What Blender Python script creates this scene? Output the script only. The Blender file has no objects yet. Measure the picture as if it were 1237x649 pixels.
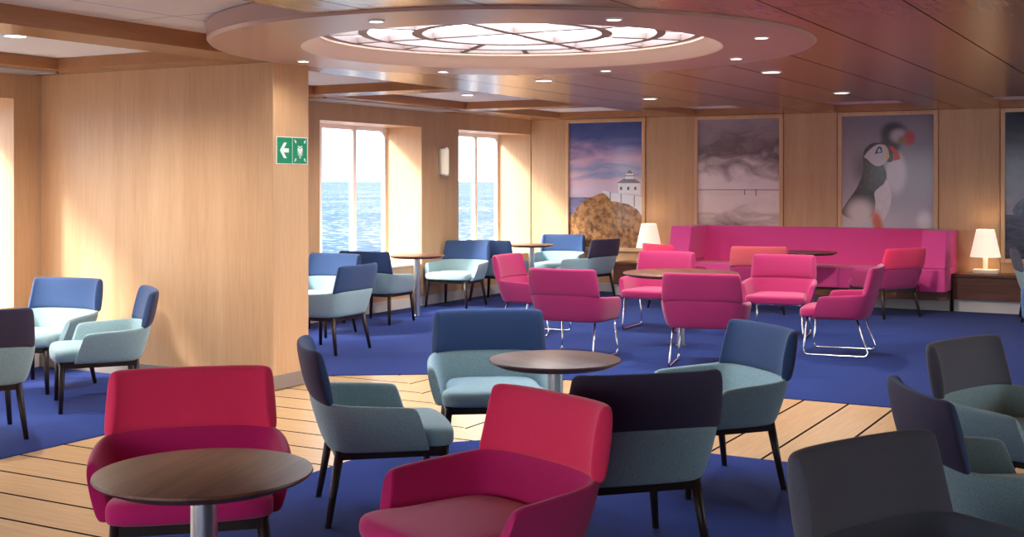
import bpy, bmesh, math, random
from mathutils import Vector, Matrix
from mathutils.geometry import delaunay_2d_cdt
random.seed(7)
PI = math.pi
S = bpy.context.scene
C = S.collection

# ------------------------------------------------------------------ the place
# room axes: +Y runs away along the sea-side window wall, +X runs along the far wall; metres
YAW = math.radians(29.0)                    # the camera looks 29 degrees to the left of +Y
CS, SN = math.cos(YAW), math.sin(YAW)
EYE = 1.60
XL, XR, YB, YF = -8.75, 5.0, 16.40, -3.6     # sea wall, far side wall, back wall, wall behind the camera
ZC, ZREC, ZCOF, ZDISC = 2.51, 2.625, 2.600, 2.495
def W(X, D, z=0.0):
    """point X metres right of and D metres ahead of the camera, in room axes"""
    return Vector((-SN*D + CS*X, CS*D + SN*X, z))

# ------------------------------------------------------------------ helpers
def link(o, parent=None):
    C.objects.link(o)
    if parent is not None: o.parent = parent
    return o
def tag(o, label=None, cat=None, group=None, kind=None):
    if label: o['label'] = label
    if cat: o['category'] = cat
    if group: o['group'] = group
    if kind: o['kind'] = kind
    return o
def mesh(name, verts, faces, mats, smooth=False, fm=None):
    me = bpy.data.meshes.new(name)
    me.from_pydata([tuple(v) for v in verts], [], faces)
    for m in (mats if isinstance(mats, (list, tuple)) else [mats]): me.materials.append(m)
    bm = bmesh.new(); bm.from_mesh(me)
    bmesh.ops.recalc_face_normals(bm, faces=bm.faces)
    bm.to_mesh(me); bm.free()
    if smooth: me.polygons.foreach_set('use_smooth', [True]*len(me.polygons))
    if fm: me.polygons.foreach_set('material_index', fm)
    me.update()
    return me
def add(name, me, parent=None, sub=0, bevel=0, loc=None, rot=None, seg=2):
    o = link(bpy.data.objects.new(name, me), parent)
    if bevel:
        b = o.modifiers.new('bevel', 'BEVEL'); b.width = bevel; b.segments = seg; b.limit_method = 'ANGLE'; b.angle_limit = math.radians(35)
    if sub:
        s = o.modifiers.new('sub', 'SUBSURF'); s.levels = sub; s.render_levels = sub
    if loc is not None: o.location = loc
    if rot is not None: o.rotation_euler = rot
    return o
def empty(name, loc, rz=0):
    o = link(bpy.data.objects.new(name, None)); o.location = loc; o.rotation_euler = (0, 0, rz)
    o.empty_display_size = .1
    return o
class MB:
    def __init__(s): s.v = []; s.f = []; s.m = []
    def box(s, x0, x1, y0, y1, z0, z1, mi=0):
        n = len(s.v)
        s.v += [(x, y, z) for z in (z0, z1) for y in (y0, y1) for x in (x0, x1)]
        s.f += [tuple(n+i for i in q) for q in ((0,2,3,1),(4,5,7,6),(0,1,5,4),(2,6,7,3),(0,4,6,2),(1,3,7,5))]
        s.m += [mi]*6; return s
    def quad(s, a, b, c, d, mi=0):
        n = len(s.v); s.v += [a, b, c, d]; s.f.append((n, n+1, n+2, n+3)); s.m.append(mi); return s
    def poly(s, pts, mi=0):
        n = len(s.v); s.v += pts; s.f.append(tuple(range(n, n+len(pts)))); s.m.append(mi); return s
    def lathe(s, prof, n=48, cx=0, cy=0, mi=0, cap0=True, cap1=True):
        b = len(s.v)
        for r, z in prof:
            for k in range(n):
                a = 2*PI*k/n; s.v.append((cx+r*math.cos(a), cy+r*math.sin(a), z))
        for i in range(len(prof)-1):
            for k in range(n):
                k2 = (k+1) % n
                s.f.append((b+i*n+k, b+i*n+k2, b+(i+1)*n+k2, b+(i+1)*n+k)); s.m.append(mi)
        if cap0: s.f.append(tuple(b+k for k in range(n))); s.m.append(mi)
        if cap1: s.f.append(tuple(b+(len(prof)-1)*n+k for k in range(n))); s.m.append(mi)
        return s
    def tube(s, pts, r, n=10, mi=0):
        pts = [Vector(p) for p in pts]; b = len(s.v); up = Vector((1, 0, 0))
        for i, p in enumerate(pts):
            t = (pts[min(i+1, len(pts)-1)] - pts[max(i-1, 0)]).normalized()
            u = up - t*up.dot(t)
            if u.length < 1e-3: u = Vector((0, 1, 0)) - t*t.y
            u.normalize(); w = t.cross(u); up = u
            for k in range(n):
                a = 2*PI*k/n; s.v.append(p + r*(math.cos(a)*u + math.sin(a)*w))
        for i in range(len(pts)-1):
            for k in range(n):
                k2 = (k+1) % n
                s.f.append((b+i*n+k, b+i*n+k2, b+(i+1)*n+k2, b+(i+1)*n+k)); s.m.append(mi)
        s.f.append(tuple(b+k for k in range(n))); s.f.append(tuple(b+(len(pts)-1)*n+k for k in range(n))); s.m += [mi, mi]
        return s
    def build(s, name, mats, parent=None, smooth=False, **k):
        return add(name, mesh(name, s.v, s.f, mats, smooth, s.m), parent, **k)
def fillet(pts, r, n=6):
    pts = [Vector(p) for p in pts]; out = [pts[0]]
    for i in range(1, len(pts)-1):
        a, b, c = pts[i-1], pts[i], pts[i+1]
        p = b + (a-b).normalized()*r; q = b + (c-b).normalized()*r
        for k in range(n+1):
            t = k/n; out.append((1-t)**2*p + 2*t*(1-t)*b + t*t*q)
    return out + [pts[-1]]
def smooth_by_angle(o, deg=40):
    me = o.data
    bm = bmesh.new(); bm.from_mesh(me)
    for f in bm.faces: f.smooth = True
    for e in bm.edges:
        if len(e.link_faces) == 2 and e.calc_face_angle(0) > math.radians(deg): e.smooth = False
    bm.to_mesh(me); bm.free()
    return o

# ------------------------------------------------------------------ materials
def lin(r, g, b):
    f = lambda c: (c/12.92 if c <= .04045 else ((c+.055)/1.055)**2.4)
    return (f(r/255), f(g/255), f(b/255), 1)
class N:
    """small node-tree builder"""
    def __init__(s, name):
        s.mat = bpy.data.materials.new(name); s.mat.use_nodes = True
        s.t = s.mat.node_tree; s.t.nodes.clear()
        s.out = s.t.nodes.new('ShaderNodeOutputMaterial')
        s.p = s.t.nodes.new('ShaderNodeBsdfPrincipled')
        s.t.links.new(s.p.outputs[0], s.out.inputs[0])
    def node(s, ty, **kw):
        n = s.t.nodes.new(ty)
        for k, v in kw.items(): setattr(n, k, v)
        return n
    def set(s, sock, v):
        if hasattr(v, 'is_linked') or isinstance(v, bpy.types.NodeSocket): s.t.links.new(v, sock)
        else: sock.default_value = v
    def math(s, op, a, b=None, c=None, clamp=False):
        n = s.node('ShaderNodeMath', operation=op); n.use_clamp = clamp
        for i, v in enumerate((a, b, c)):
            if v is not None: s.set(n.inputs[i], v)
        return n.outputs[0]
    def coord(s, which='Object'): return s.node('ShaderNodeTexCoord').outputs[which]
    def mapping(s, vec, scale=(1,1,1), loc=(0,0,0), rot=(0,0,0)):
        n = s.node('ShaderNodeMapping'); s.set(n.inputs[0], vec)
        n.inputs['Scale'].default_value = scale; n.inputs['Location'].default_value = loc; n.inputs['Rotation'].default_value = rot
        return n.outputs[0]
    def noise(s, vec, scale=5, detail=3, rough=.5, dist=0, out=0):
        n = s.node('ShaderNodeTexNoise'); s.set(n.inputs['Vector'], vec)
        n.inputs['Scale'].default_value = scale; n.inputs['Detail'].default_value = detail
        n.inputs['Roughness'].default_value = rough; n.inputs['Distortion'].default_value = dist
        return n.outputs[out]
    def ramp(s, fac, stops, interp='LINEAR'):
        n = s.node('ShaderNodeValToRGB'); s.set(n.inputs[0], fac); r = n.color_ramp; r.interpolation = interp
        q = [(p, c if len(c) == 4 else (*c, 1)) for p, c in stops]
        r.elements[1].position = q[-1][0]; r.elements[1].color = q[-1][1]
        r.elements[0].position = q[0][0]; r.elements[0].color = q[0][1]
        for p, c in q[1:-1]:
            e = r.elements.new(p); e.color = c
        return n.outputs[0]
    def mix(s, fac, a, b, blend='MIX'):
        n = s.node('ShaderNodeMix', data_type='RGBA', blend_type=blend)
        s.set(n.inputs[0], fac); s.set(n.inputs[6], a); s.set(n.inputs[7], b)
        return n.outputs[2]
    def sep(s, vec):
        n = s.node('ShaderNodeSeparateXYZ'); s.set(n.inputs[0], vec); return n.outputs
    def bump(s, h, strength=.2, dist=.01):
        n = s.node('ShaderNodeBump'); s.set(n.inputs['Height'], h); n.inputs['Strength'].default_value = strength
        n.inputs['Distance'].default_value = dist; s.t.links.new(n.outputs[0], s.p.inputs['Normal'])
    def fin(s, color=None, rough=.5, metal=0, **kw):
        if color is not None: s.set(s.p.inputs['Base Color'], color)
        s.set(s.p.inputs['Roughness'], rough); s.set(s.p.inputs['Metallic'], metal)
        for k, v in kw.items(): s.set(s.p.inputs[k.replace('_', ' ')], v)
        return s.mat
def scale_col(c, k): return (min(c[0]*k, 1), min(c[1]*k, 1), min(c[2]*k, 1), 1)

def fabric(name, c, heather=.25, sheen=.25):
    n = N(name); co = n.coord('Object')
    a = n.noise(n.mapping(co, (1, 1, 1.8)), 210, 3, .7)
    b = n.noise(co, 6, 3, .5)
    f = n.ramp(a, [(.35, (0, 0, 0)), (.65, (1, 1, 1))])
    col = n.mix(f, scale_col(c, 1-heather), scale_col(c, 1+heather))
    col = n.mix(n.math('MULTIPLY', b, .25), col, scale_col(c, .8))
    n.bump(a, .25, .002)
    return n.fin(col, .9, Sheen_Weight=sheen, Sheen_Roughness=.5, Specular_IOR_Level=.2)
def veneer(name, c, dark, rough=.38, axis='Z', rings=1.0, spec=.4):
    n = N(name); co = n.coord('Object')
    sc = {'Z': (1, 1, .06), 'X': (.06, 1, 1), 'Y': (1, .06, 1)}[axis]
    m = n.mapping(co, sc)
    fine = n.noise(m, 55, 4, .65)
    broad = n.noise(m, 5*rings, 3, .5, .4)
    f = n.math('ADD', n.math('MULTIPLY', fine, .45), n.math('MULTIPLY', broad, .55))
    col = n.ramp(f, [(.32, dark), (.62, c)])
    n.bump(fine, .04, .002)
    return n.fin(col, rough, Specular_IOR_Level=spec)
def plain(name, c, rough=.5, metal=0, **kw): return N(name).fin(c, rough, metal, **kw)
def emit(name, c, s):
    n = N(name); return n.fin(c, .4, Emission_Color=c, Emission_Strength=s)

M = {}
M['wall'] = veneer('maple_veneer', lin(213, 175, 135), lin(196, 154, 113), .36)
M['wallh'] = veneer('maple_trim', lin(226, 188, 148), lin(208, 166, 126), .36)
M['walnut'] = veneer('walnut_long', lin(124, 80, 62), lin(80, 50, 40), .38, 'X', 1.4)
M['walnut_top'] = veneer('walnut_top', lin(132, 86, 66), lin(74, 45, 36), .34, 'Y', 2.6, .3)
M['espresso'] = veneer('espresso_wood', lin(50, 35, 31), lin(30, 21, 20), .4)
M['white'] = plain('ceiling_white', (.74, .72, .70, 1), .75)
M['base'] = plain('baseboard_grey', lin(205, 202, 200), .45)
M['basep'] = plain('baseboard_metal', lin(150, 140, 135), .38, .3)
M['alu'] = plain('window_alloy', lin(240, 240, 242), .5)
M['bar'] = plain('skylight_bar', lin(150, 128, 118), .5, .0)
M['chrome'] = plain('chrome', (.78, .78, .80, 1), .16, 1.0)
M['steel'] = plain('brushed_steel', (.62, .61, .61, 1), .30, 1.0)
M['black'] = plain('black_felt', (.015, .015, .016, 1), .7)
M['disc'] = plain('disc_lacquer', lin(188, 154, 141), .35, Specular_IOR_Level=.4)
M['lip'] = plain('skylight_lip', lin(232, 205, 186), .5)
M['frost'] = emit('frosted_lens', (1, .93, .82, 1), 4.0)
M['bulb'] = emit('bulb_glass', (1, .88, .7, 1), 1.2)
M['shade'] = N('lamp_shade').fin(lin(245, 236, 218), .6, Emission_Color=(1, .86, .66, 1), Emission_Strength=.30)
M['lampbody'] = plain('lamp_white', lin(238, 232, 222), .35)
M['sconce'] = N('sconce_glass').fin(lin(240, 228, 205), .4, Emission_Color=(1, .9, .72, 1), Emission_Strength=.16)
M['green'] = plain('sign_green', lin(18, 138, 96), .4)
M['signwhite'] = plain('sign_white', lin(232, 238, 230), .4)

# fabrics
TEAL, NAVY, MAG, RED = lin(150, 182, 190), lin(56, 80, 124), lin(170, 46, 106), lin(248, 58, 106)
M['teal'] = fabric('teal_weave', TEAL, .34)
M['navy'] = fabric('navy_felt', NAVY, .10, .15)
M['dark_rear'] = fabric('dark_rear_felt', lin(72, 66, 90), .10, .1)  # darker colour for the outer face of navy pads
M['navy_even'] = fabric('navy_even_felt', NAVY, .10, .15)  # same colour as navy, without the darker outer face
M['magenta'] = fabric('magenta_wool', MAG, .08)
M['red'] = fabric('red_wool', RED, .08)
M['brick'] = fabric('brick_wool', lin(214, 92, 104), .08)
M['berry'] = fabric('berry_wool', lin(196, 32, 110), .08)
M['slate'] = fabric('slate_felt', lin(102, 103, 116), .10, .1)
M['charcoal'] = fabric('charcoal_felt', lin(82, 86, 100), .10, .1)
M['blue'] = fabric('mid_blue_felt', lin(74, 112, 165), .10, .15)
M['sofa'] = fabric('sofa_wool', lin(238, 84, 164), .06)

# wood ceiling with panel joints
def ceiling_mat():
    n = N('ceiling_wood'); co = n.coord('Object'); X, Y, Z = n.sep(co)
    m = n.mapping(co, (1, .08, 1))
    f = n.noise(m, 40, 4, .6)
    col = n.ramp(f, [(.3, lin(160, 112, 64)), (.7, lin(167, 119, 70))])
    def line(v, off, per, w):
        a = n.math('FRACT', n.math('DIVIDE', n.math('ADD', v, off), per))
        return n.math('LESS_THAN', a, w/per)
    j = n.math('MAXIMUM', line(X, 1.31, .64, .011), n.math('MULTIPLY', line(Y, -6.35, 2.1, .022), .35))
    col = n.mix(j, col, lin(60, 36, 22))
    return n.fin(col, .24, Specular_IOR_Level=n.math('MULTIPLY', n.math('SUBTRACT', 1, j), .55))
M['ceil'] = ceiling_mat()
M['beam'] = veneer('beam_veneer', lin(176, 124, 84), lin(156, 106, 70), .4, 'Y')
def recess_mat():
    n = N('recess_panels'); X, Y, Z = n.sep(n.coord('Object'))
    def line(v, off, per, w):
        a = n.math('FRACT', n.math('DIVIDE', n.math('ADD', v, off), per)); return n.math('LESS_THAN', a, w/per)
    j = n.math('MAXIMUM', line(X, 5.57, .95, .010), line(Y, -5.72, 1.9, .010))
    return n.fin(n.mix(j, lin(226, 222, 222), lin(120, 110, 108)), .7)
M['recess'] = recess_mat()
def carpet_mat():
    n = N('blue_carpet'); co = n.coord('Object')
    a = n.noise(co, 260, 2, .7); b = n.noise(co, 2.2, 4, .6)
    col = n.mix(n.ramp(a, [(.3, (0, 0, 0)), (.7, (1, 1, 1))]), lin(14, 36, 92), lin(29, 58, 138))
    col = n.mix(n.math('MULTIPLY', b, .35), col, lin(18, 40, 106))
    n.bump(a, .5, .004)
    return n.fin(col, .95, Sheen_Weight=.05, Specular_IOR_Level=.1)
M['carpet'] = carpet_mat()
def plank_mat(name, along):                     # along: axis the planks run along
    n = N(name); co = n.coord('Object'); X, Y, Z = n.sep(co)
    v, off = (Y, -7.55) if along == 'X' else (X, 4.82)
    q = n.math('DIVIDE', n.math('ADD', v, off), .325)
    fr = n.math('FRACT', q); idx = n.math('FLOOR', q)
    line = n.math('LESS_THAN', fr, .058)
    w = n.node('ShaderNodeTexWhiteNoise', noise_dimensions='1D'); n.set(w.inputs['W'], idx)
    m = n.mapping(co, (.07, 1, 1) if along == 'X' else (1, .07, 1))
    g = n.noise(m, 34, 5, .65)
    col = n.ramp(g, [(.3, lin(186, 146, 98)), (.7, lin(214, 178, 130))])
    col = n.mix(n.math('MULTIPLY', w.outputs[0], .4), col, lin(190, 146, 96))
    col = n.mix(line, col, lin(44, 34, 32))
    n.bump(g, .05, .002)
    return n.fin(col, .30, Specular_IOR_Level=n.math('MULTIPLY', n.math('SUBTRACT', 1, line), .45))
M['plankx'] = plank_mat('deck_planks_across', 'X'); M['planky'] = plank_mat('deck_planks_along', 'Y')
def glass_mat(name, f0=.03):
    n = N(name); n.t.nodes.remove(n.p)
    tr = n.node('ShaderNodeBsdfTransparent'); tr.inputs[0].default_value = (.97, .99, 1, 1)
    gl = n.node('ShaderNodeBsdfGlossy'); gl.inputs['Roughness'].default_value = .02
    mx = n.node('ShaderNodeMixShader'); 
    ge = n.node('ShaderNodeNewGeometry'); dp = n.node('ShaderNodeVectorMath', operation='DOT_PRODUCT')
    n.set(dp.inputs[0], ge.outputs['Incoming']); n.set(dp.inputs[1], ge.outputs['Normal'])
    c5 = n.math('POWER', n.math('SUBTRACT', 1, n.math('ABSOLUTE', dp.outputs['Value'])), 5)
    n.t.links.new(n.math('ADD', n.math('MULTIPLY', c5, .9), f0), mx.inputs[0])
    n.t.links.new(tr.outputs[0], mx.inputs[1]); n.t.links.new(gl.outputs[0], mx.inputs[2]); n.t.links.new(mx.outputs[0], n.out.inputs[0])
    return n.mat
M['glass'] = glass_mat('window_glass')
def sea_mat():
    n = N('sea_water'); co = n.coord('Object')
    a = n.noise(co, .30, 5, .62); b = n.noise(n.mapping(co, (1, .5, 1)), .012, 4, .6)
    f = n.math('ADD', n.math('MULTIPLY', a, .8), n.math('MULTIPLY', b, .2))
    return n.fin(n.ramp(f, [(.36, (.015, .028, .045)), (.53, (.034, .050, .070)), (.58, (.060, .075, .094)), (.62, (.21, .215, .22))]), .6, Specular_IOR_Level=0.0)  # palest ramp stops paint light sparkle into the water colour
M['sea'] = sea_mat()
def opal_mat():
    n = N('opal_glass'); n.t.nodes.remove(n.p)
    tl = n.node('ShaderNodeBsdfTranslucent'); tl.inputs[0].default_value = (.48, .53, .60, 1)
    n.t.links.new(tl.outputs[0], n.out.inputs[0]); return n.mat
M['opal'] = opal_mat()

# ------------------------------------------------------------------ setting
def struct(o): o['kind'] = 'structure'; return o

# floor: planked aisle (two plank directions meeting at a mitre) and the carpets laid flush in it
fl = MB()
k = 2.72                                            # mitre line x + y = k
fl.poly([(XL, YF, 0), (XR, YF, 0), (XR, k-XR, 0), (XL, k-XL, 0)], 0)
fl.poly([(XR, k-XR, 0), (XR, YB, 0), (XL, YB, 0), (XL, k-XL, 0)], 1)
struct(fl.build('floor', [M['plankx'], M['planky']]))
def arc(cx, cy, r, a0, a1, n=14):
    return [(cx+r*math.cos(math.radians(a0+(a1-a0)*i/n)), cy+r*math.sin(math.radians(a0+(a1-a0)*i/n))) for i in range(n+1)]
def carpet(name, pts, h=.006):
    n = len(pts); v = [(x, y, h) for x, y in pts] + [(x, y, -.01) for x, y in pts]
    f = [tuple(range(n))] + [(i, (i+1) % n, n+(i+1) % n, n+i) for i in range(n)]
    return struct(add(name, mesh(name, v, f, M['carpet'])))
carpet('floor_carpet_centre', [(XR, YF), (XR, 6.93)] + [(-3.05, 6.93)] + arc(-3.05, 5.73, 1.2, 90, 180)[1:] + [(-4.25, YF)])
carpet('floor_carpet_left', [(XL, YF), (-6.04, YF), (-6.04, 6.5), (-6.4, 7.43), (XL, 7.43)])
carpet('floor_carpet_far', [(XL, 7.80), (-6.75, 7.80), (-6.5, 8.0), (-6.2, 8.25), (-5.9, 8.46), (-5.59, 8.66), (-5.2, 8.84), (-4.8, 8.94), (-4.3, 8.97), (XR, 8.97), (XR, YB), (XL, YB)])

# sea wall with deep window openings
WZ0, WZ1, TH = .52, 2.30, .60
WINS = [(-1.0, 1.1), (1.98, 4.08), (5.02, 7.12), (8.25, 10.36), (11.28, 13.39), (14.30, 16.36)]
def wall_x(name, xi, xo, wins, y0, y1, WZ0=WZ0, WZ1=WZ1):
    x0, x1 = min(xi, xo), max(xi, xo); m = MB()
    m.box(x0, x1, y0, y1, 0, WZ0); m.box(x0, x1, y0, y1, WZ1, 3.2)
    e = y0
    for a, b in wins:
        m.box(x0, x1, e, a, WZ0, WZ1); e = b
    m.box(x0, x1, e, y1, WZ0, WZ1)
    return struct(m.build(name, M['wall']))
wall_x('wall_left', XL, XL-TH, WINS, YF-.6, YB+.1)
RWINS = [(6.9, 9.7), (10.0, 13.0), (13.3, 16.2)]; RZ0, RZ1 = .25, 2.40  # unseen side windows, placed and enlarged to add fill light
wall_x('wall_right', XR, XR+.3, RWINS, YF-.6, YB+.1, RZ0, RZ1)
mb = MB(); mb.box(XL-TH, XR+.3, YB, YB+.3, 0, 3.2); struct(mb.build('wall_back', M['wall']))
mb = MB()                                           # wall behind the camera, unseen; its window band enlarged for fill light
mb.box(XL-TH, XR+.3, YF-.3, YF, 0, RZ0); mb.box(XL-TH, XR+.3, YF-.3, YF, RZ1, 3.2)
bands = [(-8.4, -5.3), (-5.0, -1.9), (-1.6, 1.5)]
e = XL-TH
for a, b in bands: mb.box(e, a, YF-.3, YF, RZ0, RZ1); e = b
mb.box(e, XR+.3, YF-.3, YF, RZ0, RZ1)
struct(mb.build('wall_front', M['wall']))

# windows: rounded-corner frame, mullions and glass as parts
def rounded(y0, y1, z0, z1, r, n=6):
    p = []
    for cy, cz, a0 in ((y1-r, z1-r, 0), (y0+r, z1-r, 90), (y0+r, z0+r, 180), (y1-r, z0+r, 270)):
        p += [(cy+r*math.cos(math.radians(a0+90*i/n)), cz+r*math.sin(math.radians(a0+90*i/n))) for i in range(n+1)]
    return p
def window(i, y0, y1, x, panes):
    f = MB(); inn = rounded(y0+.045, y1-.045, WZ0+.045, WZ1-.05, .10)
    n = len(inn)
    # outer ring: project the inner outline to the rectangle
    def proj(p):
        cy, cz = (y0+y1)/2, (WZ0+WZ1)/2; dy, dz = p[0]-cy, p[1]-cz
        s = min((y1-y0)/2/max(abs(dy), 1e-6), (WZ1-WZ0)/2/max(abs(dz), 1e-6)); return (cy+dy*s, cz+dz*s)
    out = [proj(p) for p in inn]
    for j in range(n):
        a, b = j, (j+1) % n
        for (P, Q, R_, T) in (((x, *inn[a]), (x, *inn[b]), (x, *out[b]), (x, *out[a])),
                              ((x-.05, *inn[a]), (x-.05, *inn[b]), (x, *inn[b]), (x, *inn[a])),
                              ((x-.05, *inn[a]), (x-.05, *inn[b]), (x-.05, *out[b]), (x-.05, *out[a]))):
            f.quad(P, Q, R_, T)
    root = f.build(f'window_{i}', M['alu']); struct(root)
    g = MB(); g.poly([(x-.03, *p) for p in inn]); g.build('glass_pane', M['glass'], root)
    w = (y1-y0)/panes
    for q in range(1, panes):
        m = MB(); m.box(x-.045, x+.012, y0+w*q-.036, y0+w*q+.036, WZ0+.045, WZ1-.05); m.build('mullion', M['alu'], root)
    return root
for i, (a, b) in enumerate(WINS): window(i+1, a, b, XL-TH+.05, 3)
ni = len(WINS)+1
for a, b in RWINS:
    m = MB()
    for (q0, q1, z0, z1) in ((a, b, RZ0, RZ0+.05), (a, b, RZ1-.05, RZ1), (a, a+.05, RZ0, RZ1), (b-.05, b, RZ0, RZ1), ((a+b)/2-.03, (a+b)/2+.03, RZ0, RZ1)):
        m.box(XR+.2, XR+.25, q0, q1, z0, z1)
    r = struct(m.build(f'window_{ni}', M['alu'])); ni += 1
    g = MB(); g.quad((XR+.22, a, RZ0), (XR+.22, b, RZ0), (XR+.22, b, RZ1), (XR+.22, a, RZ1)); g.build('glass_pane', M['glass'], r)
for a, b in bands:
    m = MB()
    for (q0, q1, z0, z1) in ((a, b, RZ0, RZ0+.05), (a, b, RZ1-.05, RZ1), (a, a+.05, RZ0, RZ1), (b-.05, b, RZ0, RZ1), ((a+b)/2-.03, (a+b)/2+.03, RZ0, RZ1)):
        m.box(q0, q1, YF-.25, YF-.2, z0, z1)
    r = struct(m.build(f'window_{ni}', M['alu'])); ni += 1
    g = MB(); g.quad((a, YF-.22, RZ0), (b, YF-.22, RZ0), (b, YF-.22, RZ1), (a, YF-.22, RZ1)); g.build('glass_pane', M['glass'], r)

# sills of the sea-side windows
for i, (a, b) in enumerate(WINS):
    m = MB(); m.box(XL-TH+.06, XL+.012, a+.002, b-.002, WZ0, WZ0+.022)
    struct(m.build(f'trim_{i+1}', M['wallh'], bevel=.004))

# fin wall standing out from the sea wall
PX, PY0, PY1 = -6.18, 7.395, 7.826
mb = MB(); mb.box(XL, PX, PY0, PY1, 0, ZC+.02); struct(mb.build('wall_fin', M['wall'], bevel=.006))
mb = MB(); mb.box(XL+.01, PX+.012, PY0-.012, PY1+.012, .006, .115); struct(mb.build('baseboard_fin', M['basep'], bevel=.003))
mb = MB(); mb.box(XL, XL+.014, YF, PY0-.02, .0, .13); mb.box(XL, XL+.014, PY1+.02, YB, 0, .13); struct(mb.build('baseboard_left', M['base'], bevel=.003))
mb = MB(); mb.box(XL+.02, XR, YB-.014, YB, 0, .13); struct(mb.build('baseboard_back', M['base'], bevel=.003))

# ceiling with coffers, a big recess and the round skylight opening
DC = W(0.0, 8.45); RD, RH, RG = 2.02, 1.405, 1.31
COF = [(-8.10, -6.42, 2.6, 7.02), (-8.10, -6.42, 8.1, 10.33), (-8.10, -6.42, 10.75, 13.40), (-8.10, -6.42, 13.8, 16.0), (-8.10, -6.42, -3, 2.2),
       (-6.12, -4.92, 14.25, 16.25), (-4.18, -2.98, 14.25, 16.25), (-2.16, -.96, 14.25, 16.25), (-.14, 1.06, 14.25, 16.25)]
REC1 = (-6.02, -4.20, -3.0, 7.02)
def fill(outer, holes, inside):
    pts = []; edges = []
    for loop in [outer] + holes:
        n = len(pts); pts += [Vector((x, y)) for x, y in loop]; edges += [(n+i, n+(i+1) % len(loop)) for i in range(len(loop))]
    v, e, f, _, _, _ = delaunay_2d_cdt(pts, edges, [], 1, 1e-5)
    keep = []
    for t in f:
        c = sum((v[i] for i in t), Vector((0, 0)))/len(t)
        if not inside(c): keep.append(tuple(t))
    return v, keep
circ = lambda r, n=72: [(DC.x+r*math.cos(2*PI*i/n), DC.y+r*math.sin(2*PI*i/n)) for i in range(n)]
rect = lambda q: [(q[0], q[2]), (q[1], q[2]), (q[1], q[3]), (q[0], q[3])]
inr = lambda c, q: q[0] < c.x < q[1] and q[2] < c.y < q[3]
incirc = lambda c, r: (c.x-DC.x)**2+(c.y-DC.y)**2 < r*r
cv, cf = fill([(XL, YF), (XR, YF), (XR, YB), (XL, YB)], [rect(q) for q in COF+[REC1]] + [circ(1.5)],
              lambda c: any(inr(c, q) for q in COF+[REC1]) or incirc(c, 1.49))
struct(add('ceiling', mesh('ceiling', [(p.x, p.y, ZC) for p in cv], cf, M['ceil'])))
m = MB()
for q in COF:                                        # coffer sides
    z0, z1 = ZC, ZCOF
    p = rect(q)
    for i in range(4):
        a, b = p[i], p[(i+1) % 4]; m.quad((*a, z0), (*b, z0), (*b, z1), (*a, z1))
q = rect(REC1)
for i in range(4):
    a, b = Vector(q[i]), Vector(q[(i+1) % 4]); nn = 60
    for j in range(nn):
        s, t = a.lerp(b, j/nn), a.lerp(b, (j+1)/nn)
        if not (incirc(s, 1.5) or incirc(t, 1.5)): m.quad((*s, ZC), (*t, ZC), (*t, ZREC), (*s, ZREC))
struct(m.build('ceiling_recess_sides', M['beam']))
m = MB()
for q in COF: m.poly([(x, y, ZCOF) for x, y in rect(q)])
struct(m.build('ceiling_coffer_tops', M['white']))
rv, rf = fill(rect(REC1), [circ(1.34)], lambda c: not inr(c, REC1) or incirc(c, 1.335))
struct(add('ceiling_recess_top', mesh('ceiling_recess_top', [(p.x, p.y, ZREC) for p in rv], rf, M['recess'])))
# round lowered ring
m = MB()
m.lathe([(RD-.012, ZREC), (RD, ZREC-.01), (RD, ZDISC+.02), (RD-.02, ZDISC), (RH+.012, ZDISC)], 128, DC.x, DC.y, 0, False, False)
ring = struct(m.build('ceiling_ring', M['disc'])); smooth_by_angle(ring)
m = MB(); m.lathe([(RH+.012, ZDISC), (RH, ZDISC+.004), (RG, 2.585), (RG+.02, 2.60), (RG+.03, 2.95)], 128, DC.x, DC.y, 0, False, False)
lip = struct(m.build('ceiling_ring_lip', M['lip'])); smooth_by_angle(lip)
# skylight: ring bars, spokes and glass
ZG = 2.60
sky = MB()
for r, w in ((RG, .06), (1.04, .06), (.68, .07)):
    sky.lathe([(r-w, ZG), (r, ZG), (r, ZG+.05), (r-w, ZG+.05), (r-w, ZG)], 96, DC.x, DC.y, 0, False, False)
skyl = sky.build(f'window_{ni}', M['bar']); struct(skyl)
for i in range(8):
    a = i*PI/4 + math.radians(1.5); r0 = 0.0 if i % 2 == 0 else .655
    s = MB(); s.box(r0, RG, -.028, .028, ZG+.005, ZG+.05)
    s.build('spoke', M['bar'], skyl, loc=(DC.x, DC.y, 0), rot=(0, 0, a))
for i in range(8):
    a = i*PI/4 + math.radians(24); s = MB(); s.box(1.0, RG, -.02, .02, ZG+.005, ZG+.045)
    s.build('short_spoke', M['bar'], skyl, loc=(DC.x, DC.y, 0), rot=(0, 0, a))
s = MB(); s.lathe([(RG+.01, ZG+.06)], 96, DC.x, DC.y, 0, True, False); s.build('glass_pane', M['opal'], skyl)

# linear air vents along the sea wall
vm = plain('vent_grey', lin(176, 172, 172), .5)
for (a, b, lab) in ((5.0, 7.2, 'pale air vent strip in the ceiling left of the wooden fin wall'), (8.2, 10.3, 'pale air vent strip above the larger visible window'), (10.8, 13.6, 'pale air vent strip above the wall lamp')):
    e = empty('air_vent', ((XL+.28), (a+b)/2, ZC))
    m = MB(); h = (b-a)/2
    m.box(-.17, .17, -h, -h+.02, -.012, .0); m.box(-.17, .17, h-.02, h, -.012, 0); m.box(-.17, -.15, -h, h, -.012, 0); m.box(.15, .17, -h, h, -.012, 0)
    m.build('frame', vm, e)
    m = MB()
    for j in range(9): m.box(-.14+.033*j, -.122+.033*j, -h+.02, h-.02, -.010, -.002)
    m.build('slat', vm, e)
    tag(e, lab, 'air vent', 'ceiling air vents')

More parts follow.
